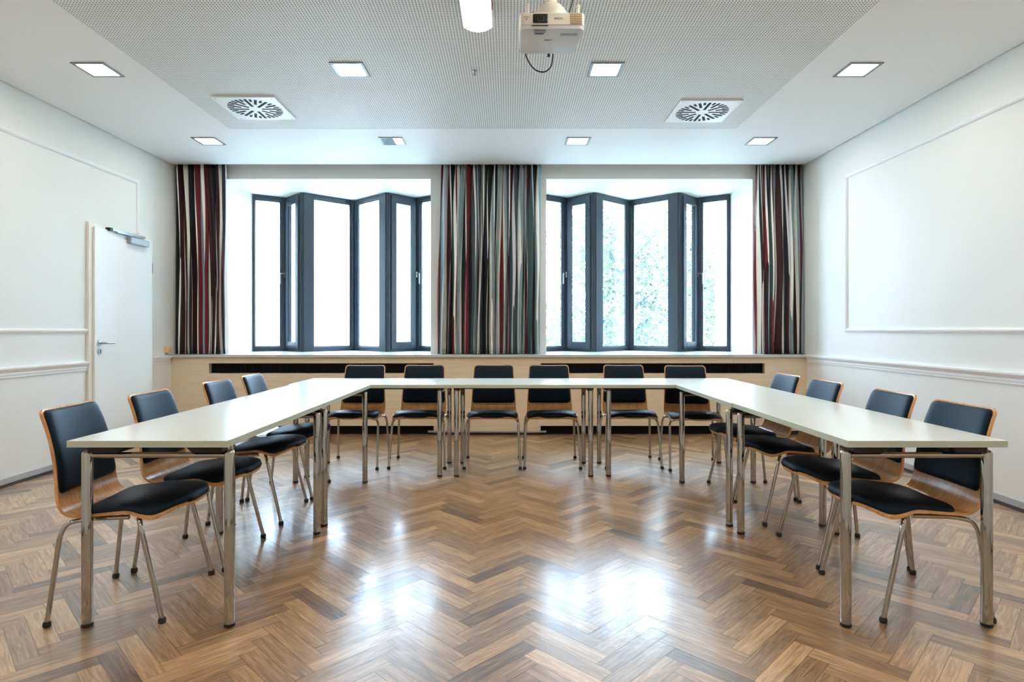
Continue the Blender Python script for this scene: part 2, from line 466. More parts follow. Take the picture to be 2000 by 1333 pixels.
for i, (a, b) in enumerate(SLOTS):
    t = empty('radiator_cover', ((a+b)/2, YB, 0))
    hw = (b-a)/2
    bm = BM(); box(bm, -hw-(0.04 if i else 0.0), hw+0.03, -0.014, -0.0006, 0.101, 0.668); finish('front_panel', bm, M['maple'], t, bevel=0.002)
    bm = BM(); box(bm, -hw, hw, 0.06, 0.09, 0.668, 0.775)
    for k in range(60):
        x = -hw + (k+0.5)*(2*hw/60)
        box(bm, x-0.002, x+0.002, 0.045, 0.06, 0.668, 0.775)
    finish('air_grille', bm, M['grille'], t)
    bm = BM(); box(bm, -hw, hw, 0.07, 0.10, 0.0, 0.101); finish('toe_recess', bm, M['grille'], t)
    tag(t, ['pale maple radiator cover with dark air slot under the window nearer the door',
            'pale maple radiator cover with dark air slot under the window with the tree view'][i], 'radiator cover', 'radiator covers under the windows')

# ------------------------------------------------------------------ windows
OFF = [(-1.165, 7.37), (-0.815, 7.60), (-0.515, 7.287), (0, 7.75), (0.515, 7.287), (0.815, 7.60), (1.165, 7.37)]
# per segment: width of stile at start / end
ST = [(0.022, 0.085), (0.05, 0.05), (0.13, 0.065), (0.065, 0.13), (0.05, 0.05), (0.085, 0.022)]
def seg_box(bm, P, d, nrm, a0, a1, t0, t1, z0, z1, mi=0):
    v = []
    for z in (z0, z1):
        for a, t in ((a0,t0),(a1,t0),(a1,t1),(a0,t1)):
            q = P + d*a + nrm*t; v.append(bm.verts.new((q.x, q.y, z)))
    for f in ((0,3,2,1),(4,5,6,7),(0,1,5,4),(1,2,6,5),(2,3,7,6),(3,0,4,7)): bm.faces.new([v[i] for i in f]).material_index = mi
def build_window(idx, cx):
    t = struct(empty('window_%d' % idx, (cx, 7.5, ZS)))
    def P(i): return Vector((OFF[i][0], OFF[i][1]-7.5, 0))
    H = ZSOF - ZS
    # corner posts at the folds
    for i in range(7):
        bm = BM(); p = P(i); r = 0.028 if i in (1, 3, 5) else 0.02
        lathe(bm, [(0.0001, 0.0), (r, 0.0), (r, H), (0.0001, H)], p.x, p.y, 10)
        finish('corner_post', bm, M['anthracite'], t)
    for i in range(6):
        a, b = P(i), P(i+1); d = (b-a); L = d.length; d.normalize()
        n = Vector((d.y, -d.x, 0))          # towards the room
        s0, s1 = ST[i]
        bm = BM()
        seg_box(bm, a, d, n, 0, s0, -0.03, 0.03, 0, H); seg_box(bm, a, d, n, L-s1, L, -0.03, 0.03, 0, H)
        seg_box(bm, a, d, n, s0, L-s1, -0.03, 0.03, H-0.055, H); seg_box(bm, a, d, n, s0, L-s1, -0.03, 0.03, 0, 0.055)
        # glazing bead
        for q0, q1, z0, z1 in ((s0, s0+0.012, 0.055, H-0.055), (L-s1-0.012, L-s1, 0.055, H-0.055), (s0+0.012, L-s1-0.012, 0.055, 0.067), (s0+0.012, L-s1-0.012, H-0.067, H-0.055)):
            seg_box(bm, a, d, n, q0, q1, -0.02, 0.012, z0, z1)
        fr = finish('window_frame', bm, M['anthracite'], t, bevel=0.003)
        g0, g1, gz0, gz1 = s0+0.012, L-s1-0.012, 0.067, H-0.067
        if i in (1, 4):                      # opening lights
            bm = BM(); w_ = 0.055
            seg_box(bm, a, d, n, s0-0.018, s0+w_, 0.02, 0.05, 0.03, H-0.03); seg_box(bm, a, d, n, L-s1-w_, L-s1+0.018, 0.02, 0.05, 0.03, H-0.03)
            seg_box(bm, a, d, n, s0+w_, L-s1-w_, 0.02, 0.05, H-0.12, H-0.03); seg_box(bm, a, d, n, s0+w_, L-s1-w_, 0.02, 0.05, 0.03, 0.12)
            sh = finish('sash', bm, M['anthracite'], t, bevel=0.003)
            # handle on the stile at the outer fold
            hs = 0.03 if i == 1 else L-0.03
            c = a + d*hs + n*0.05
            bm = BM(); zc = 0.965
            seg_box(bm, c, d, n, -0.013, 0.013, 0, 0.012, zc-0.035, zc+0.035)
            q = c + n*0.012
            tube(bm, fillet([(q.x, q.y, zc+0.01), (q.x+n.x*0.045, q.y+n.y*0.045, zc+0.01), (q.x+n.x*0.045, q.y+n.y*0.045, zc-0.12)], 0.012), 0.009, 10)
            h = finish('window_handle', bm, M['steel'], sh, smooth=True); h['label'] = 'brushed steel window handle'
            g0, g1, gz0, gz1 = s0+w_, L-s1-w_, 0.12, H-0.12
        bm = BM(); seg_box(bm, a, d, n, g0-0.004, g1+0.004, -0.004, 0.004, gz0-0.004, gz1+0.004)
        finish('pane', bm, M['glass'], fr)
    return t
build_window(1, -2.006); build_window(2, 1.552)

# ------------------------------------------------------------------ curtains
def cmat(n, c, r=0.7): return mat(n, c, r, bump=(600, 0.2, 0.001), spec=0.3)
CM = [cmat('cloth_slate', (0.22, 0.31, 0.34)), cmat('cloth_charcoal', (0.018, 0.020, 0.026)), cmat('cloth_maroon', (0.17, 0.024, 0.03)),
      cmat('cloth_cream', (0.88, 0.88, 0.82), 0.5), cmat('cloth_silver', (0.58, 0.58, 0.64), 0.5), cmat('cloth_darkteal', (0.05, 0.085, 0.095)), cmat('cloth_blackred', (0.045, 0.014, 0.016))]
def curtain(x0, x1, xb0, xb1, seed, label):
    rr = random.Random(seed); bm = BM()
    Wd = x1-x0; nf = max(5, int(Wd/0.058)); fold = 20; nc = nf*fold; nr = 26
    ph = [rr.uniform(0.75, 1.3) for _ in range(nf)]; s = sum(ph)
    ampT = [rr.uniform(0.028, 0.05) for _ in range(nf+1)]; ampB = [rr.uniform(0.015, 0.062) for _ in range(nf+1)]
    sh = [rr.uniform(-0.032, 0.032) for _ in range(nf+1)]
    edges = [0]
    for p in ph: edges.append(edges[-1]+p/s)
    z0, z1 = ZS+0.004, ZC+0.02
    grid = []
    for r in range(nr+1):
        v = r/nr; z = z1 + (z0-z1)*v; row = []
        X0 = x0+(xb0-x0)*v**0.8; X1 = x1+(xb1-x1)*v**0.8
        for c in range(nc+1):
            k = min(nf-1, c//fold); f = (c-k*fold)/fold
            amp = (ampT[k]*(1-f)+ampT[k+1]*f)*(1-v) + (ampB[k]*(1-f)+ampB[k+1]*f)*v
            ex = (edges[k]*(1-f) + edges[k+1]*f)
            tt = ex
            dx = (sh[k]*(1-f)+sh[k+1]*f)*math.sin(v*2.2)*(1 if 0 < c < nc else 0)
            dx += (0.010+0.016*abs(ph[k]-0.75))*math.sin(4*math.pi*f)*(0.3+0.9*v)
            dx += 0.014*math.sin(2*math.pi*f+6*v*ph[k])*(1-v)**0.5*(1 if 0 < c < nc else 0)
            a = 2*math.pi*f + 1.6*(ph[k]-1.0)*math.sin(math.pi*v)*math.sin(math.pi*f)*3
            x = X0 + (X1-X0)*tt + dx
            x = min(max(x, XL+0.008), XR-0.008)
            y = 6.525 + amp*math.sin(a) + 0.006*math.sin(v*5+k)
            row.append(bm.verts.new((x, min(y, YW-0.012), z)))
        grid.append(row)
    # stripes by column along the cloth
    st = []; c = 0
    wts = [0, 0, 0, 1, 1, 1, 5, 5, 6, 6, 2, 2, 4]
    while c < nc:
        m = rr.choice(wts); n = rr.randint(3, 9)
        st += [m]*n; c += n
        if rr.random() < 0.8:
            m = rr.choice([3, 3, 3, 4]); n = rr.randint(2, 4); st += [m]*n; c += n
    for r in range(nr):
        for c in range(nc):
            f = bm.faces.new((grid[r][c], grid[r][c+1], grid[r+1][c+1], grid[r+1][c])); f.material_index = st[c]; f.smooth = True
    me = bpy.data.meshes.new('curtain'); bm.to_mesh(me); bm.free()
    for m in CM: me.materials.append(m)
    o = bpy.data.objects.new('curtain', me); COL.objects.link(o)
    md = o.modifiers.new('thick', 'SOLIDIFY'); md.thickness = 0.002
    tag(o, label, 'curtain', 'striped curtains at the windows')
curtain(-3.64, -3.095, -3.64, -3.066, 3, 'striped slate and maroon curtain in the corner nearest the white door')
curtain(-0.743, 0.345, -0.778, 0.330, 11, 'wide striped curtain hanging on the pier between the two windows')
curtain(2.69, 3.20, 2.70, 3.195, 5, 'striped curtain at the wall without a door, beside the tree view')

# ------------------------------------------------------------------ door
def build_door():
    X = XL
    t = struct(empty('door_1', (XL, 5.625, 0)))
    def L(x, y): return (x-XL, y-5.625)
    def bx(bm, x0, x1, y0, y1, z0, z1, mi=0): box(bm, x0-XL, x1-XL, y0-5.625, y1-5.625, z0, z1, mi)
    bm = BM(); bx(bm, X, X+0.024, 5.157, 5.222, 0, 2.075); bx(bm, X, X+0.024, 6.026, 6.092, 0, 2.075); bx(bm, X, X+0.024, 5.222, 6.026, 2.02, 2.075)
    finish('door_casing', bm, M['casing'], t, bevel=0.003)
    bm = BM(); bx(bm, X+0.0245, X+0.043, 5.206, 6.038, 0.008, 2.038)
    leaf = finish('door_leaf', bm, M['door'], t, bevel=0.002)
    f = X+0.043
    y0 = 5.265-5.625; zz = 1.02
    bm = BM(); q = f-XL
    # rosette + lever, keyhole rosette
    def disc(bm, y, z, r, x0, x1, seg=24):
        a = [bm.verts.new((x0, y+r*math.cos(2*math.pi*k/seg), z+r*math.sin(2*math.pi*k/seg))) for k in range(seg)]
        b = [bm.verts.new((x1, y+r*math.cos(2*math.pi*k/seg), z+r*math.sin(2*math.pi*k/seg))) for k in range(seg)]
        for k in range(seg): bm.faces.new((a[k], a[(k+1)%seg], b[(k+1)%seg], b[k]))
        bm.faces.new(a); bm.faces.new(b)
    disc(bm, y0, zz, 0.026, q, q+0.008)
    tube(bm, fillet([(q+0.006, y0, zz), (q+0.055, y0, zz), (q+0.055, y0+0.115, zz)], 0.018), 0.0095, 12)
    h = finish('door_handle', bm, M['steel'], leaf, smooth=True); h['label'] = 'steel lever handle'
    bm = BM(); disc(bm, y0, 0.945, 0.026, q, q+0.007)
    box(bm, q+0.0072, q+0.009, y0-0.004, y0+0.004, 0.93, 0.962, 1)
    h = finish('key_rosette', bm, [M['steel'], M['black']], leaf, smooth=True)
    # closer body on the leaf and slide rail on the casing
    bm = BM(); box(bm, q, q+0.045, 5.655-5.625, 5.925-5.625, 1.955, 2.012)
    cl = finish('door_closer', bm, M['closer'], leaf, bevel=0.006); cl['label'] = 'silver overhead door closer'
    bm = BM(); box(bm, q+0.002, q+0.043, 5.640-5.625, 5.655-5.625, 1.958, 2.009); finish('closer_cap', bm, M['steel'], leaf)
    bm = BM(); tube(bm, [(q+0.03, 5.69-5.625, 2.012), (q+0.03, 5.69-5.625, 2.032)], 0.008, 10)
    box(bm, q+0.012, q+0.03, 5.46-5.625, 5.70-5.625, 2.026, 2.034)
    finish('closer_arm', bm, M['steel'], leaf)
    bm = BM(); box(bm, 0.024, 0.062, 5.40-5.625, 5.90-5.625, 2.036, 2.054, 0); box(bm, 0.024, 0.066, 5.37-5.625, 5.41-5.625, 2.030, 2.058, 1)
    finish('slide_rail', bm, [M['steel'], M['black']], t)
    for z in (0.25, 1.76):
        bm = BM(); tube(bm, [(0.040, 6.043-5.625, z-0.05), (0.040, 6.043-5.625, z+0.05)], 0.008, 10); finish('hinge', bm, M['steel'], t)
build_door()

# small ivory box in the corner beside the curtain
b_ = empty('junction_box', (XL, 6.36, 0.925))
bm = BM(); box(bm, 0, 0.045, -0.035, 0.035, -0.035, 0.035); finish('housing', bm, M['ivory_box'], b_, bevel=0.006)
bm = BM(); box(bm, 0.045, 0.052, -0.015, 0.015, -0.018, 0.018); finish('cover_plate', bm, M['ivory_box'], b_, bevel=0.002)
bm = BM(); tube(bm, [(0.02, 0, -0.035), (0.02, 0, -0.05)], 0.008, 8); finish('cable_gland', bm, M['base_grey'], b_)
tag(b_, 'small ivory junction box on the wall beside the corner curtain', 'junction box')

# ------------------------------------------------------------------ chairs
def catmull(pts, n=14):
    out = []
    P = [pts[0]] + list(pts) + [pts[-1]]
    for i in range(1, len(P)-2):
        for k in range(n):
            t = k/n
            out.append(tuple(0.5*((2*P[i][j]) + (-P[i-1][j]+P[i+1][j])*t + (2*P[i-1][j]-5*P[i][j]+4*P[i+1][j]-P[i+2][j])*t*t + (-P[i-1][j]+3*P[i][j]-3*P[i+1][j]+P[i+2][j])*t**3) for j in range(len(P[0]))))
    out.append(tuple(pts[-1])); return out
# (u, z, half width, curve: edges towards the sitter, lip: edge drop)
SH = [(-0.277,0.821,0.176,0.014,0),(-0.255,0.76,0.180,0.017,0),(-0.235,0.69,0.184,0.019,0),(-0.218,0.61,0.189,0.019,0),(-0.206,0.53,0.194,0.016,0),
      (-0.196,0.47,0.197,0.011,0),(-0.176,0.428,0.199,0.009,0),(-0.135,0.409,0.201,0.008,0),(-0.07,0.411,0.205,0.008,0),(0.0,0.420,0.209,0.005,0.0),
      (0.07,0.433,0.213,0.0,0.002),(0.12,0.443,0.216,0,0.022),(0.175,0.448,0.217,0,0.042),(0.235,0.440,0.217,0,0.034),(0.272,0.422,0.216,0,0.016)]
SHc = catmull(SH, 10)
ARC = [0]
for a, b in zip(SHc, SHc[1:]): ARC.append(ARC[-1] + math.hypot(b[0]-a[0], b[1]-a[1]))
SL = ARC[-1]
def at_s(s):
    s = min(max(s, 0), SL)
    import bisect
    i = min(max(bisect.bisect_right(ARC, s)-1, 0), len(SHc)-2)
    t = (s-ARC[i])/max(1e-9, ARC[i+1]-ARC[i])
    q = [SHc[i][j]*(1-t)+SHc[i+1][j]*t for j in range(5)]
    i0, i1 = max(0, i-2), min(len(SHc)-1, i+3)
    du, dz = SHc[i1][0]-SHc[i0][0], SHc[i1][1]-SHc[i0][1]; l = math.hypot(du, dz)
    return q, (-dz/l, du/l)       # normal to the sitter's side
def hw(s):
    q, _ = at_s(s); w_ = q[2]
    r = 0.028
    if s < r: w_ = w_ - r + math.sqrt(max(0, r*r-(r-s)**2))
    d = SL - s; D = 0.17
    if d < D: w_ = w_*(max(0.0, 1-((D-d)/D)**2.3))**0.5
    return w_
def sp(s, v, off):
    q, n = at_s(s)
    k = abs(v)/0.2
    c = q[3]*k*k + off; drop = q[4]*k**3
    return Vector((q[0]+n[0]*c, v, q[1]+n[1]*c-drop))
def s_at(u=None, z=None):
    best = min(range(len(SHc)), key=lambda i: abs(SHc[i][1]-z) if z is not None and SHc[i][0] < -0.19 else (abs(SHc[i][0]-u) if u is not None and i > len(SHc)//2 else 9))
    return ARC[best]
def surf(bm, svals, width, top, bot, nt=18):
    A, B = [], []
    for s in svals:
        w_ = width(s); ra, rb = [], []
        for j in range(nt+1):
            t = -1+2*j/nt; v = w_*math.sin(t*math.pi/2)
            ra.append(bm.verts.new(sp(s, v, top(s, t)))); rb.append(bm.verts.new(sp(s, v, bot(s, t))))
        A.append(ra); B.append(rb)
    n = len(svals)
    for i in range(n-1):
        for j in range(nt):
            bm.faces.new((A[i][j], A[i][j+1], A[i+1][j+1], A[i+1][j])); bm.faces.new((B[i][j], B[i+1][j], B[i+1][j+1], B[i][j+1]))
        bm.faces.new((A[i][0], A[i+1][0], B[i+1][0], B[i][0])); bm.faces.new((A[i][nt], B[i][nt], B[i+1][nt], A[i+1][nt]))
    for j in range(nt):
        bm.faces.new((A[0][j], B[0][j], B[0][j+1], A[0][j+1])); bm.faces.new((A[-1][j], A[-1][j+1], B[-1][j+1], B[-1][j]))
def spaced(s0, s1, n, e=1.0):
    out = []
    for i in range(n+1):
        t = i/n; out.append(s0+(s1-s0)*(0.5-0.5*math.cos(math.pi*t)))
    return out
def make_chair():
    t = empty('conference_chair')
    bm = BM()
    sv = [0.0, 0.002, 0.006, 0.012, 0.020, 0.028] + [0.028+(SL-0.17-0.028)*i/30 for i in range(1, 31)] + [SL-0.17*(1-math.sin(math.pi/2*i/16)) for i in range(1, 16)] + [SL-0.0006]
    surf(bm, sv, hw, lambda s, t: 0, lambda s, t: -0.011)
    sh = finish('shell', bm, M['ply'], t, smooth=True, autosmooth=50); sh['label'] = 'natural beech plywood shell'
    # back pad
    sb0, sb1 = 0.007, s_at(z=0.492)
    def wb(s):
        w_ = at_s(s)[0][2]-0.008; r = 0.026
        for d in (s-sb0, sb1-s):
            if d < r: w_ = w_ - r + math.sqrt(max(0, r*r-(r-max(d, 0))**2))
        return w_
    def tb(s, q):
        e = min(1, min(s-sb0, sb1-s)/0.022); e = math.sqrt(max(0, 1-(1-max(e, 0))**2))
        return 0.002 + 0.017*e*(max(0, 1-abs(math.sin(q*math.pi/2))**10))**0.5
    bm = BM(); surf(bm, spaced(sb0, sb1, 34), wb, tb, lambda s, t: 0.0005)
    finish('back_pad', bm, M['fabric'], t, smooth=True, autosmooth=60)
    # seat pad
    ss0, ss1 = s_at(u=-0.160), SL-0.007
    def wsd(s):
        w_ = hw(min(s+0.006, SL))-0.007 if s < SL-0.02 else hw(s)-0.007
        d = s-ss0; D = 0.055
        if d < D: w_ = min(w_, 0.19)*(max(0, 1-((D-max(d,0))/D)**2.6))**0.5
        return max(0.0005, w_)
    def tsd(s, q):
        d = min((s-ss0)/0.05, (ss1-s)/0.03, 1); e = math.sqrt(max(0, 1-(1-max(d, 0))**2))
        return 0.002 + 0.026*e*(max(0, 1-abs(math.sin(q*math.pi/2))**7))**0.5
    bm = BM(); surf(bm, spaced(ss0, ss1, 40), wsd, tsd, lambda s, t: 0.0005)
    finish('seat_pad', bm, M['fabric'], t, smooth=True, autosmooth=60)
    # under-seat plate
    bm = BM()
    v = [bm.verts.new(p) for p in ((-0.07,-0.13,0.392),(0.13,-0.13,0.400),(0.13,0.13,0.400),(-0.07,0.13,0.392),(-0.09,-0.16,0.401),(0.15,-0.16,0.419),(0.15,0.16,0.419),(-0.09,0.16,0.401))]
    for f in ((0,3,2,1),(4,5,6,7),(0,1,5,4),(1,2,6,5),(2,3,7,6),(3,0,4,7)): bm.faces.new([v[i] for i in f])
    finish('seat_plate', bm, M['black'], t, bevel=0.004)
    r = 0.0095
    for sg in (1, -1):
        def foot(x, y, par):
            bm = BM(); lathe(bm, [(0, 0), (0.0125, 0), (0.0145, 0.004), (0.0145, 0.014), (0.011, 0.022), (0, 0.022)], x, y, 14)
            finish('foot_cap', bm, M['black'], par, smooth=True)
        bm = BM()
        tube(bm, fillet([(-0.207, sg*0.228, 0.014), (-0.168, sg*0.214, 0.345), (-0.150, sg*0.205, 0.388), (-0.09, sg*0.175, 0.394), (0.06, sg*0.165, 0.394)], 0.035, 7), r, 12)
        lg = finish('leg', bm, M['chrome'], t, smooth=True); foot(-0.207, sg*0.228, lg)
        bm = BM()
        tube(bm, fillet([(0.215, sg*0.228, 0.014), (0.130, sg*0.214, 0.362), (0.112, sg*0.196, 0.398), (0.10, sg*0.15, 0.400), (0.095, sg*0.05, 0.400)], 0.03, 7), r, 12)
        lg = finish('leg', bm, M['chrome'], t, smooth=True); foot(0.215, sg*0.228, lg)
    return t
proto = make_chair()
D = math.radians
CH = [  # x, y, facing angle, label
 (-1.578, 2.525, 4.5, 'black padded plywood chair nearest the camera on the door side of the tables', 'L'),
 (-1.555, 3.030, 1, 'black padded plywood chair second from the camera on the door side', 'L'),
 (-1.550, 3.705, 1, 'black padded plywood chair third from the camera on the door side', 'L'),
 (-1.545, 4.205, 3, 'black padded plywood chair farthest from the camera on the door side', 'L'),
 (1.665, 2.545, 180, 'black padded plywood chair nearest the camera along the panelled wall without a door', 'R'),
 (1.690, 3.050, 178, 'black padded plywood chair second from the camera along the wall without a door', 'R'),
 (1.695, 3.690, 180, 'black padded plywood chair third from the camera along the wall without a door', 'R'),
 (1.695, 4.200, 181, 'black padded plywood chair farthest from the camera along the wall without a door', 'R'),
 (-1.295, 5.075, -92, 'leftmost of the six black padded chairs facing the camera below the windows', 'B'),
 (-0.757, 5.085, -90, 'second from left of the six black padded chairs facing the camera', 'B'),
 (-0.140, 5.080, -90, 'third from left of six chairs facing the camera, left one behind the middle table', 'B'),
 (0.352, 5.080, -90, 'fourth from left of six chairs facing the camera, right one behind the middle table', 'B'),
 (1.020, 5.095, -90, 'second from right of the six black padded chairs facing the camera', 'B'),
 (1.530, 5.000, -93, 'rightmost of the six black padded chairs facing the camera, turned slightly', 'B'),
]
GRP = {'L': 'chairs along the door side of the tables', 'R': 'chairs along the panelled wall side of the tables', 'B': 'chairs behind the far row of tables'}
for i, (x, y, a, lab, g) in enumerate(CH):
    o = proto if i == 0 else copy_tree(proto)
    o.location = (x, y, 0.0); o.rotation_euler = (0, 0, D(a))
    tag(o, lab, 'chair', GRP[g])

# ------------------------------------------------------------------ tables
ZT = 0.720
def make_table(name, x0, x1, y0, y1, along, legs, label, group):
    """legs: list of 4 (x, y); two ends, each [a, b] joined by an end rail"""
    cx, cy = (x0+x1)/2, (y0+y1)/2
    t = empty(name, (cx, cy, 0))
    bm = BM(); box(bm, x0-cx, x1-cx, y0-cy, y1-cy, ZT-0.0262, ZT-0.0006)
    e = finish('tabletop', bm, M['table'], t, bevel=0.0015)
    bm = BM(); g = 0.0008
    xa, xb, ya, yb = x0-cx, x1-cx, y0-cy, y1-cy
    za, zb = ZT-0.0255, ZT-0.0012
    for b in ((xa-g, xb+g, ya-g, ya+0.0004), (xa-g, xb+g, yb-0.0004, yb+g), (xa-g, xa+0.0004, ya, yb), (xb-0.0004, xb+g, ya, yb)):
        box(bm, b[0], b[1], b[2], b[3], za, zb)
    ed = finish('edge_band', bm, M['edge'], e); ed['label'] = 'greenish grey edge band'
    zu = ZT-0.0264
    for k in range(0, 4, 2):
        A = Vector((legs[k][0]-cx, legs[k][1]-cy, 0)); B = Vector((legs[k+1][0]-cx, legs[k+1][1]-cy, 0))
        d = (B-A).normalized()
        for P, sgn in ((A, 1), (B, -1)):
            bm = BM(); lathe(bm, [(0, 0.012), (0.0195, 0.012), (0.0195, 0.664), (0.0165, 0.672), (0.010, 0.676), (0, 0.676)], P.x, P.y, 22)
            lg = finish('leg', bm, M['chrome'], t, smooth=True)
            bm = BM(); lathe(bm, [(0, 0), (0.017, 0), (0.0205, 0.003), (0.0205, 0.014), (0, 0.014)], P.x, P.y, 20); finish('foot_cap', bm, M['black'], lg, smooth=True)
            # black plastic connector under the top
            p0 = P + d*sgn*0.018; p1 = P + d*sgn*0.155
            n = Vector((-d.y, d.x, 0))
            bm = BM(); v = []
            for z, inset in ((0.668, 0.022), (zu, 0.0)):
                for q, s2 in ((p0, 1), (p0, -1), (p1-d*sgn*inset, -1), (p1-d*sgn*inset, 1)):
                    w_ = q + n*s2*(0.030-inset*0.3); v.append(bm.verts.new((w_.x, w_.y, z)))
            for f in ((0,3,2,1),(4,5,6,7),(0,1,5,4),(1,2,6,5),(2,3,7,6),(3,0,4,7)): bm.faces.new([v[i] for i in f])
            finish('connector', bm, M['black'], t, bevel=0.003)
        bm = BM()
        tube(bm, fillet([A+Vector((0,0,0.640)), A+Vector((0,0,0.656))+d*0.012, B+Vector((0,0,0.656))-d*0.012, B+Vector((0,0,0.640))], 0.012, 5), 0.0115, 14)
        finish('end_rail', bm, M['chrome'], t, smooth=True)
    # dark steel beams along the table
    mid = [((Vector(legs[0])*(1-f)+Vector(legs[1])*f), (Vector(legs[2])*(1-f)+Vector(legs[3])*f)) for f in (0.22, 0.78)]
    for a, b in mid:
        bm = BM(); x_0, x_1 = sorted((a.x-cx, b.x-cx)); y_0, y_1 = sorted((a.y-cy, b.y-cy))
        if along == 'y': box(bm, x_0-0.012, x_1+0.012, y_0, y_1, 0.668, zu)
        else: box(bm, x_0, x_1, y_0-0.012, y_1+0.012, 0.668, zu)
        finish('support_beam', bm, M['black'], t)
    return tag(t, label, 'table', group)
G = 'white tables pushed together in a horseshoe'
YF, YBK, YS = 4.532, 5.138, 3.393
make_table('conference_table', -1.660, -1.058, 2.240, YS-0.001, 'y', [(-1.617, 2.288), (-1.072, 2.288), (-1.617, 3.330), (-1.072, 3.325)], 'long white table nearest the camera on the door side', G)
make_table('conference_table', -1.660, -1.056, YS+0.001, YF-0.0015, 'y', [(-1.605, 3.455), (-1.072, 3.455), (-1.590, 4.440), (-1.074, 4.440)], 'white table on the door side joining the near table to the far row', G)
make_table('conference_table', -1.690, -0.455, YF, YBK, 'x', [(-1.560, 4.600), (-1.550, 5.095), (-0.540, 4.625), (-0.512, 5.095)], 'leftmost of the three white tables in the far row', G)
make_table('conference_table', -0.452, 0.694, YF, YBK, 'x', [(-0.410, 4.625), (-0.399, 5.095), (0.629, 4.625), (0.632, 5.095)], 'middle of the three white tables in the far row', G)
make_table('conference_table', 0.697, 1.872, YF, YBK, 'x', [(0.768, 4.625), (0.765, 5.095), (1.786, 4.600), (1.786, 5.095)], 'rightmost of the three white tables in the far row', G)
make_table('conference_table', 1.271, 1.868, 2.240, YS-0.001, 'y', [(1.288, 2.288), (1.828, 2.288), (1.288, 3.325), (1.812, 3.320)], 'long white table nearest the camera along the wall without a door', G)
make_table('conference_table', 1.263, 1.868, YS+0.001, YF-0.0015, 'y', [(1.272, 3.455), (1.812, 3.455), (1.282, 4.440), (1.812, 4.440)], 'white table along the doorless wall joining near table and far row', G)

# ------------------------------------------------------------------ ceiling lamps
def make_lamp():
    t = empty('ceiling_lamp')
    bm = BM(); o, i = 0.113, 0.090
    for b in ((-o, o, -o, -i), (-o, o, i, o), (-o, -i, -i, i), (i, o, -i, i)): box(bm, b[0], b[1], b[2], b[3], -0.007, 0.002)
    finish('frame', bm, M['lampframe'], t, bevel=0.002)
    bm = BM(); box(bm, -i, i, -i, i, -0.003, 0.001); finish('diffuser', bm, M['lamp'], t)
    return t
LX1 = (-2.823, -1.093, 0.658, 2.390); LX2 = (-2.845, -1.108, 0.644, 2.377)
lp = make_lamp(); first = True
names1 = ['square ceiling lamp in the plain border above the near door-side table', 'left square lamp set in the perforated ceiling field', 'square lamp in the perforated ceiling just beyond the projector', 'square ceiling lamp in the plain border above the doorless wall side']
names2 = ['small square ceiling lamp near the corner curtain by the door', None, 'square ceiling lamp in the border left of the pair near the tree window', 'small square ceiling lamp nearest the window corner without a door']
for y, X, nms in ((4.10, LX1, names1), (5.65, LX2, names2)):
    for x, lab in zip(X, nms):
        if lab is None: continue
        o = lp if first else copy_tree(lp); first = False
        o.location = (x, y, ZC); tag(o, lab, 'ceiling lamp', 'square ceiling lamps')
for y, row in ((2.55, 'first row'), (1.0, 'second row'), (-0.55, 'third row')):  # unseen rows continuing the lamp grid, added to light the near room
    for x, side in zip(LX1, ('door side', 'left of centre', 'right of centre', 'doorless wall side')):
        o = copy_tree(lp); o.location = (x, y, ZC)
        tag(o, 'added square ceiling lamp on the %s, %s past the projector, unseen, lighting the near room' % (side, row), 'ceiling lamp', 'unseen square ceiling lamps added above the camera end')
# the half covered one
t = empty('ceiling_lamp', (LX2[1], 5.65, ZC))
bm = BM(); o_, i_ = 0.112, 0.094
for b in ((-o_, o_, -o_, -i_), (-o_, o_, i_, o_), (-o_, -i_, -i_, i_), (i_, o_, -i_, i_)): box(bm, b[0], b[1], b[2], b[3], -0.007, 0.002)
finish('frame', bm, M['lampframe'], t, bevel=0.002)
bm = BM(); box(bm, -i_, 0.02, -i_, i_, -0.004, 0.001); q = finish('grey_lens', bm, M['lamp_off'], t); q['label'] = 'blue grey clear lens'
bm = BM(); box(bm, 0.024, i_, -i_, i_, -0.004, 0.001); finish('white_cover', bm, M['lamp_soft'], t)
bm = BM(); tube(bm, [(0.06+0.024*math.cos(a*math.pi/8), 0.024*math.sin(a*math.pi/8), -0.006) for a in range(17)], 0.0025, 6, caps=False); finish('sensor_ring', bm, M['vent'], t)
tag(t, 'square ceiling fitting half grey lens and half white, above the door-side window', 'ceiling lamp', 'square ceiling lamps')

# surface lamp with a curved lens near the projector
t = empty('box_lamp', (-0.178, 3.24, ZC))
lw, ll, lh = 0.085, 0.155, 0.095
bm = BM(); box(bm, -lw, lw, -ll, ll, -0.07, -0.001); finish('housing', bm, M['lampbody'], t, bevel=0.006)
bm = BM(); ns = 12; A = []; B = []
for k in range(ns+1):
    f = -1+2*k/ns; x = f*(lw-0.004); z = -0.070-0.028*(1-f*f)
    A.append(bm.verts.new((x, -ll+0.003, z))); B.append(bm.verts.new((x, ll-0.003, z)))
for k in range(ns): bm.faces.new((A[k], A[k+1], B[k+1], B[k]))
bm.faces.new(A); bm.faces.new(B); bm.faces.new((A[0], B[0], B[-1], A[-1]))
finish('curved_diffuser', bm, M['lamp_soft'], t, smooth=True)
bm = BM(); box(bm, lw, lw+0.004, -ll+0.01, -ll+0.12, -0.072, -0.045); q = finish('indicator_strip', bm, M['red'], t); q['label'] = 'dark red strip'
tag(t, 'box-shaped surface lamp with a curved glowing lens beside the projector', 'ceiling lamp')

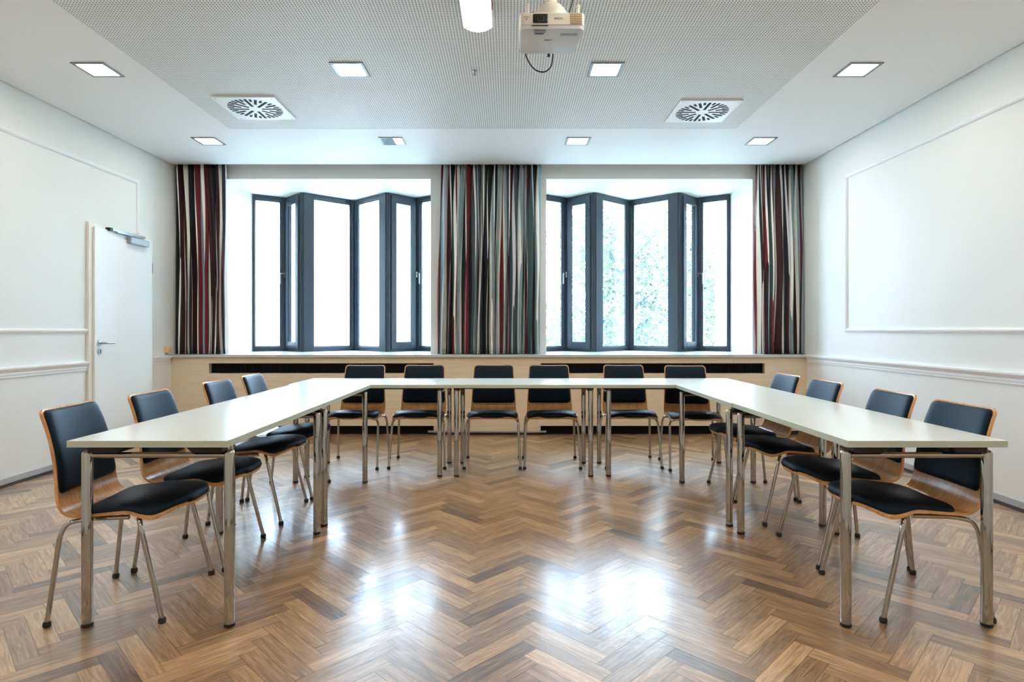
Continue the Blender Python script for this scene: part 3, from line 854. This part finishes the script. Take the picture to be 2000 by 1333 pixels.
# sprinkler
t = empty('sprinkler', (-0.24, 4.12, ZC))
bm = BM(); lathe(bm, [(0, 0), (0.018, 0), (0.016, -0.006), (0.006, -0.010), (0.005, -0.026), (0.012, -0.028), (0.012, -0.031), (0, -0.031)], 0, 0, 14)
finish('head', bm, M['steel'], t, smooth=True); tag(t, 'tiny metal sprinkler head in the perforated ceiling beyond the box lamp', 'sprinkler')

# ------------------------------------------------------------------ swirl vents
def make_vent():
    t = empty('ceiling_vent'); h = 0.242
    bm = BM(); box(bm, -h, h, -h, h, -0.014, 0.0); finish('plate', bm, M['vent'], t, bevel=0.002)
    bm = BM()
    for k in range(32):
        a = 2*math.pi*k/32
        m = k % 4; r0 = (0.052, 0.158, 0.105, 0.158)[m]; r1 = 0.207; hw_ = 0.0108 if m != 3 and m != 1 else 0.0095
        ca, sa = math.cos(a), math.sin(a)
        sk = 0.018        # slots sit off the radius, as in a swirl diffuser
        def pt(r, o): return (ca*r - sa*(o+0.0), sa*r + ca*(o+0.0))
        v = []
        for z in (-0.0150, -0.0135):
            for r_, o in ((r0, -hw_), (r1, -hw_), (r1, hw_), (r0, hw_)):
                x, y = pt(r_, o); v.append(bm.verts.new((x, y, z)))
        for f in ((0,3,2,1),(4,5,6,7),(0,1,5,4),(1,2,6,5),(2,3,7,6),(3,0,4,7)): bm.faces.new([v[i] for i in f])
    finish('slots', bm, M['grille'], t)
    bm = BM()
    for sx in (-1, 1):
        for sy in (-1, 1): lathe(bm, [(0, -0.0145), (0.005, -0.0145), (0.004, -0.017), (0, -0.017)], sx*(h-0.025), sy*(h-0.025), 8)
    finish('screws', bm, M['steel'], t)
    return t
v1 = make_vent(); v2 = copy_tree(v1)
v1.location = (-2.04, 4.80, ZC); v2.location = (1.57, 4.87, ZC)
tag(v1, 'square white air vent with radial slots on the door side of the ceiling', 'ceiling vent', 'swirl air vents in the ceiling')
tag(v2, 'square white air vent with radial slots on the projector side, away from the door', 'ceiling vent', 'swirl air vents in the ceiling')

# ------------------------------------------------------------------ projector
def build_projector():
    x0, x1, y0, y1, z0, z1 = 0.048, 0.345, 2.73, 2.98, 2.512, 2.588
    cx, cy = (x0+x1)/2, (y0+y1)/2
    t = empty('projector', (cx, cy, z0))
    W, Dp, Hh = (x1-x0)/2, (y1-y0)/2, z1-z0
    def slab(bm, pts, za, zb, sc=1.0):
        a = [bm.verts.new((x*sc, y*sc, za)) for x, y in pts]; b = [bm.verts.new((x, y, zb)) for x, y in pts]
        n = len(pts)
        for i in range(n): bm.faces.new((a[i], a[(i+1)%n], b[(i+1)%n], b[i]))
        bm.faces.new(a); bm.faces.new(b)
    def rrect(W, Dp, r, taper=0.0, n=5):
        out = []
        for cx_, cy_, a0 in ((W-r-taper*0, -Dp+r, -90), (W-r-taper, Dp-r, 0), (-W+r, Dp-r, 90), (-W+r, -Dp+r, 180)):
            for k in range(n+1):
                a = D(a0+90*k/n); out.append((cx_+r*math.cos(a), cy_+r*math.sin(a)))
        return out
    bm = BM(); slab(bm, rrect(W, Dp, 0.022, 0.02), 0.018, Hh); finish('upper_case', bm, M['proj'], t, bevel=0.004)
    bm = BM(); slab(bm, rrect(W-0.001, Dp-0.001, 0.022, 0.02), 0.0, 0.018, 0.985); lc = finish('lower_case', bm, M['proj_under'], t, bevel=0.003)
    # lens bay
    bm = BM(); box(bm, -0.090, -0.020, -Dp-0.003, -Dp+0.02, 0.026, 0.070); lb = finish('lens_bay', bm, M['black'], t, bevel=0.005)
    bm = BM()
    def disc(bm, x, z, r, ya, yb, seg=24):
        a = [bm.verts.new((x+r*math.cos(2*math.pi*k/seg), ya, z+r*math.sin(2*math.pi*k/seg))) for k in range(seg)]
        b = [bm.verts.new((x+r*0.8*math.cos(2*math.pi*k/seg), yb, z+r*0.8*math.sin(2*math.pi*k/seg))) for k in range(seg)]
        for k in range(seg): bm.faces.new((a[k], a[(k+1)%seg], b[(k+1)%seg], b[k]))
        bm.faces.new(a); bm.faces.new(b)
    disc(bm, -0.055, 0.048, 0.017, -Dp-0.0035, -Dp-0.009); finish('lens', bm, M['lens'], lb, smooth=True)
    # exhaust louvres at the right front corner
    bm = BM()
    for r_ in range(6):
        z = 0.024+r_*0.0082
        for c_ in range(6):
            x = 0.083+c_*0.0085; box(bm, x, x+0.0065, -Dp-0.0025, -Dp+0.004, z, z+0.005)
    finish('exhaust_grille', bm, M['orange_vent'], t)
    bm = BM(); box(bm, 0.0815, 0.135, -Dp-0.0008, -Dp+0.004, 0.022, 0.073); finish('grille_backing', bm, M['text'], t)
    # underside details
    bm = BM(); box(bm, -0.083, -0.030, -0.118, -0.090, -0.004, 0.004); finish('focus_cover', bm, M['lampframe'], t, bevel=0.002)
    bm = BM(); box(bm, -0.078, -0.038, -0.084, -0.080, -0.0025, 0.004); box(bm, -0.095, -0.020, -Dp-0.001, -Dp+0.004, 0.0135, 0.0165); finish('foot_slot', bm, M['black'], t)
    bm = BM(); box(bm, 0.040, 0.120, -0.085, -0.062, -0.0012, 0.004); finish('rating_label', bm, M['lamp_off'], t)
    bm = BM(); lathe(bm, [(0, 0.002), (0.006, 0.002), (0.008, -0.010), (0, -0.010)], 0.0, Dp+0.006, 10); box(bm, -0.006, 0.006, Dp-0.006, Dp+0.012, 0.002, 0.010); finish('rear_foot', bm, M['black'], t)
    # lettering
    def txt(name, s, size, loc, rot, par, ext=0.0004, mt=M['text']):
        cu = bpy.data.curves.new(name, 'FONT'); cu.body = s; cu.size = size; cu.extrude = ext; cu.align_x = 'CENTER'; cu.align_y = 'CENTER'
        cu.materials.append(mt)
        q = bpy.data.objects.new(name, cu); COL.objects.link(q)
        me = bpy.data.meshes.new_from_object(q.evaluated_get(bpy.context.evaluated_depsgraph_get()))
        bpy.data.objects.remove(q); o = bpy.data.objects.new(name, me); COL.objects.link(o); o.parent = par; o.location = loc; o.rotation_euler = rot
    txt('lettering', 'EPSON', 0.013, (0.028, -Dp-0.0006, 0.047), (math.pi/2, 0, 0), t)
    txt('lettering', 'EPSON', 0.013, (-0.010, -0.020, -0.0006), (math.pi, 0, 0), t)
    txt('lettering', 'WXGA', 0.007, (-0.119, -Dp-0.0006, 0.054), (math.pi/2, 0, 0), t)
    bm = BM(); v = [bm.verts.new(p) for p in ((-0.124, -Dp-0.0012, 0.046), (-0.114, -Dp-0.0012, 0.046), (-0.119, -Dp-0.0012, 0.040))]; bm.faces.new(v)
    v2_ = [bm.verts.new((p.co.x, p.co.y+0.002, p.co.z)) for p in v]; bm.faces.new(v2_)
    for k in range(3): bm.faces.new((v[k], v[(k+1)%3], v2_[(k+1)%3], v2_[k]))
    finish('badge', bm, M['text'], t)
    # mount: dome, arms and pole to the ceiling
    bm = BM(); lathe(bm, [(0.080, Hh-0.001), (0.078, Hh+0.022), (0.068, Hh+0.048), (0.050, Hh+0.068), (0.032, Hh+0.078), (0, Hh+0.081)], 0.0, -0.04, 28)
    mt = finish('mount_dome', bm, M['proj'], t, smooth=True)
    bm = BM(); tube(bm, [(0, -0.03, Hh+0.05), (0, -0.03, ZC-z0-0.012)], 0.030, 20); lathe(bm, [(0, ZC-z0-0.001), (0.055, ZC-z0-0.001), (0.055, ZC-z0-0.012), (0, ZC-z0-0.014)], 0, -0.03, 24)
    finish('mount_pole', bm, M['proj'], t, smooth=True)
    for sx, yy in ((-0.112, -0.07), (0.125, -0.06)):
        bm = BM(); lathe(bm, [(0, Hh), (0.010, Hh), (0.007, Hh+0.005), (0.007, Hh+0.056), (0.010, Hh+0.060), (0.008, Hh+0.068), (0, Hh+0.068)], sx, yy, 12); finish('mount_screw', bm, M['proj'], t, smooth=True)
        bm = BM(); box(bm, min(sx, 0)+(0 if sx > 0 else 0), max(sx, 0), yy-0.006+0.03, yy+0.006+0.03, Hh-0.002, Hh+0.004); finish('mount_arm', bm, M['proj'], t)
    bm = BM()
    for x, wd in ((-0.093, 0.014), (-0.018, 0.010)): box(bm, x-wd, x+wd, -Dp+0.012, -Dp+0.03, Hh-0.001, Hh+0.006)
    finish('focus_levers', bm, M['black'], t)
    tag(t, 'ivory projector hanging from the ceiling, lens towards the camera', 'projector')
    # cables
    bm = BM()
    P = [(x0+0.035, y1-0.005, z0+0.02), (x0+0.037, y1+0.02, z0-0.005), (x0+0.075, y1+0.03, 2.452), (x0+0.125, y1+0.03, 2.436), (x0+0.160, y1+0.03, 2.462), (x0+0.170, y1+0.02, z0-0.005), (x0+0.168, y1-0.005, z0+0.02)]
    tube(bm, catmull(P, 8), 0.0036, 8)
    tag(finish('cable', bm, M['black'], smooth=True), 'black cable looping below the back of the ceiling projector', 'cable')
    bm = BM(); P = [(0.245, 2.90, z1+0.0045), (0.262, 2.915, z1+0.022), (0.290, 2.92, z1+0.09), (0.315, 2.93, z1+0.2), (0.318, 2.93, ZC)]
    tube(bm, catmull(P, 8), 0.0036, 8)
    tag(finish('cable', bm, M['black'], smooth=True), 'black cable rising from the projector to the ceiling', 'cable')
build_projector()

# ------------------------------------------------------------------ outside
struct(structbox('ground_outside', M['asphalt'], -60, 60, 8.7, 90, -3.7, -3.5))
def tree(name, x, y, h, cw, label, seed, n, zlo):
    rr = random.Random(seed); t = empty(name, (x, y, -3.5))
    bm = BM(); tips = []
    def branch(p, d, L, r, lev):
        pts = [p]; q = Vector(p); dd = Vector(d)
        for k in range(4):
            dd = (dd + Vector((rr.uniform(-.18,.18), rr.uniform(-.18,.18), rr.uniform(-.05,.12)))).normalized()
            q = q + dd*L/4; pts.append(q.copy())
        tube(bm, pts, [r*(1-0.13*k) for k in range(5)], 6 if lev else 10)
        if lev < 4:
            for k in range(3 if lev else 7):
                f = rr.randint(2 if lev else 2, 4)
                a = rr.uniform(0, 2*math.pi); nd = (dd*0.6 + Vector((math.cos(a), math.sin(a), rr.uniform(-.1, .6)))).normalized()
                branch(pts[f], nd, L*rr.uniform(.5, .72), r*0.5, lev+1)
        else: tips.append(q)
        if lev >= 2: tips.append(pts[2])
    branch(Vector((0,0,0)), (0,0,1), h*0.55, 0.15, 0)
    finish('trunk', bm, M['bark'], t, smooth=True)
    bm = BM()
    for k in range(n):
        c = rr.choice(tips) + Vector((rr.gauss(0, cw), rr.gauss(0, cw), rr.gauss(0, cw)))
        if c.z < zlo: continue
        a = Vector((rr.uniform(-1,1), rr.uniform(-1,1), rr.uniform(-1,1))).normalized(); b = a.orthogonal().normalized()
        cc = a.cross(b); L = rr.uniform(0.05, 0.085)
        vs = [c - a*L, c - a*L*0.2 + b*L*0.45 + cc*L*0.1, c + a*L, c - a*L*0.2 - b*L*0.45 + cc*L*0.1]
        f = bm.faces.new([bm.verts.new(v) for v in vs]); f.material_index = rr.choice([0, 0, 1, 1, 2, 2, 3])
    me = bpy.data.meshes.new('foliage'); bm.to_mesh(me); bm.free()
    for m in M['leaf']: me.materials.append(m)
    o = bpy.data.objects.new('foliage', me); COL.objects.link(o); o.parent = t; o['kind'] = 'stuff'
    tag(t, label, 'tree', 'trees outside the window')
tree('tree', 3.1, 14.5, 7.6, 0.36, 'leafy tree filling the window on the doorless side', 4, 21000, 0.5)
tree('tree', 9.0, 20.5, 9.4, 0.36, 'leafy tree farther off, at the outer edge of the tree window', 9, 22000, 0.5)
# pale neighbouring house
t = empty('neighbouring_house', (-9, 26, -3.5))
bm = BM(); box(bm, -5, 5.5, 0, 8, 0, 7.2); finish('walls', bm, M['facade'], t)
bm = BM()
v = [bm.verts.new(p) for p in ((-5.4,-0.5,7.2),(5.9,-0.5,7.2),(5.9,8.5,7.2),(-5.4,8.5,7.2),(-5.4,4,10.2),(5.9,4,10.2))]
for f in ((0,1,5,4),(2,3,4,5),(0,4,3),(1,2,5),(0,3,2,1)): bm.faces.new([v[i] for i in f])
finish('roof', bm, M['roof'], t)
bm = BM(); tube(bm, [(-5.4, -0.55, 7.15), (5.9, -0.55, 7.15)], 0.07, 8); finish('gutter', bm, M['steel'], t)
tag(t, 'pale rendered house faint in the glare beyond the door-side window', 'house')
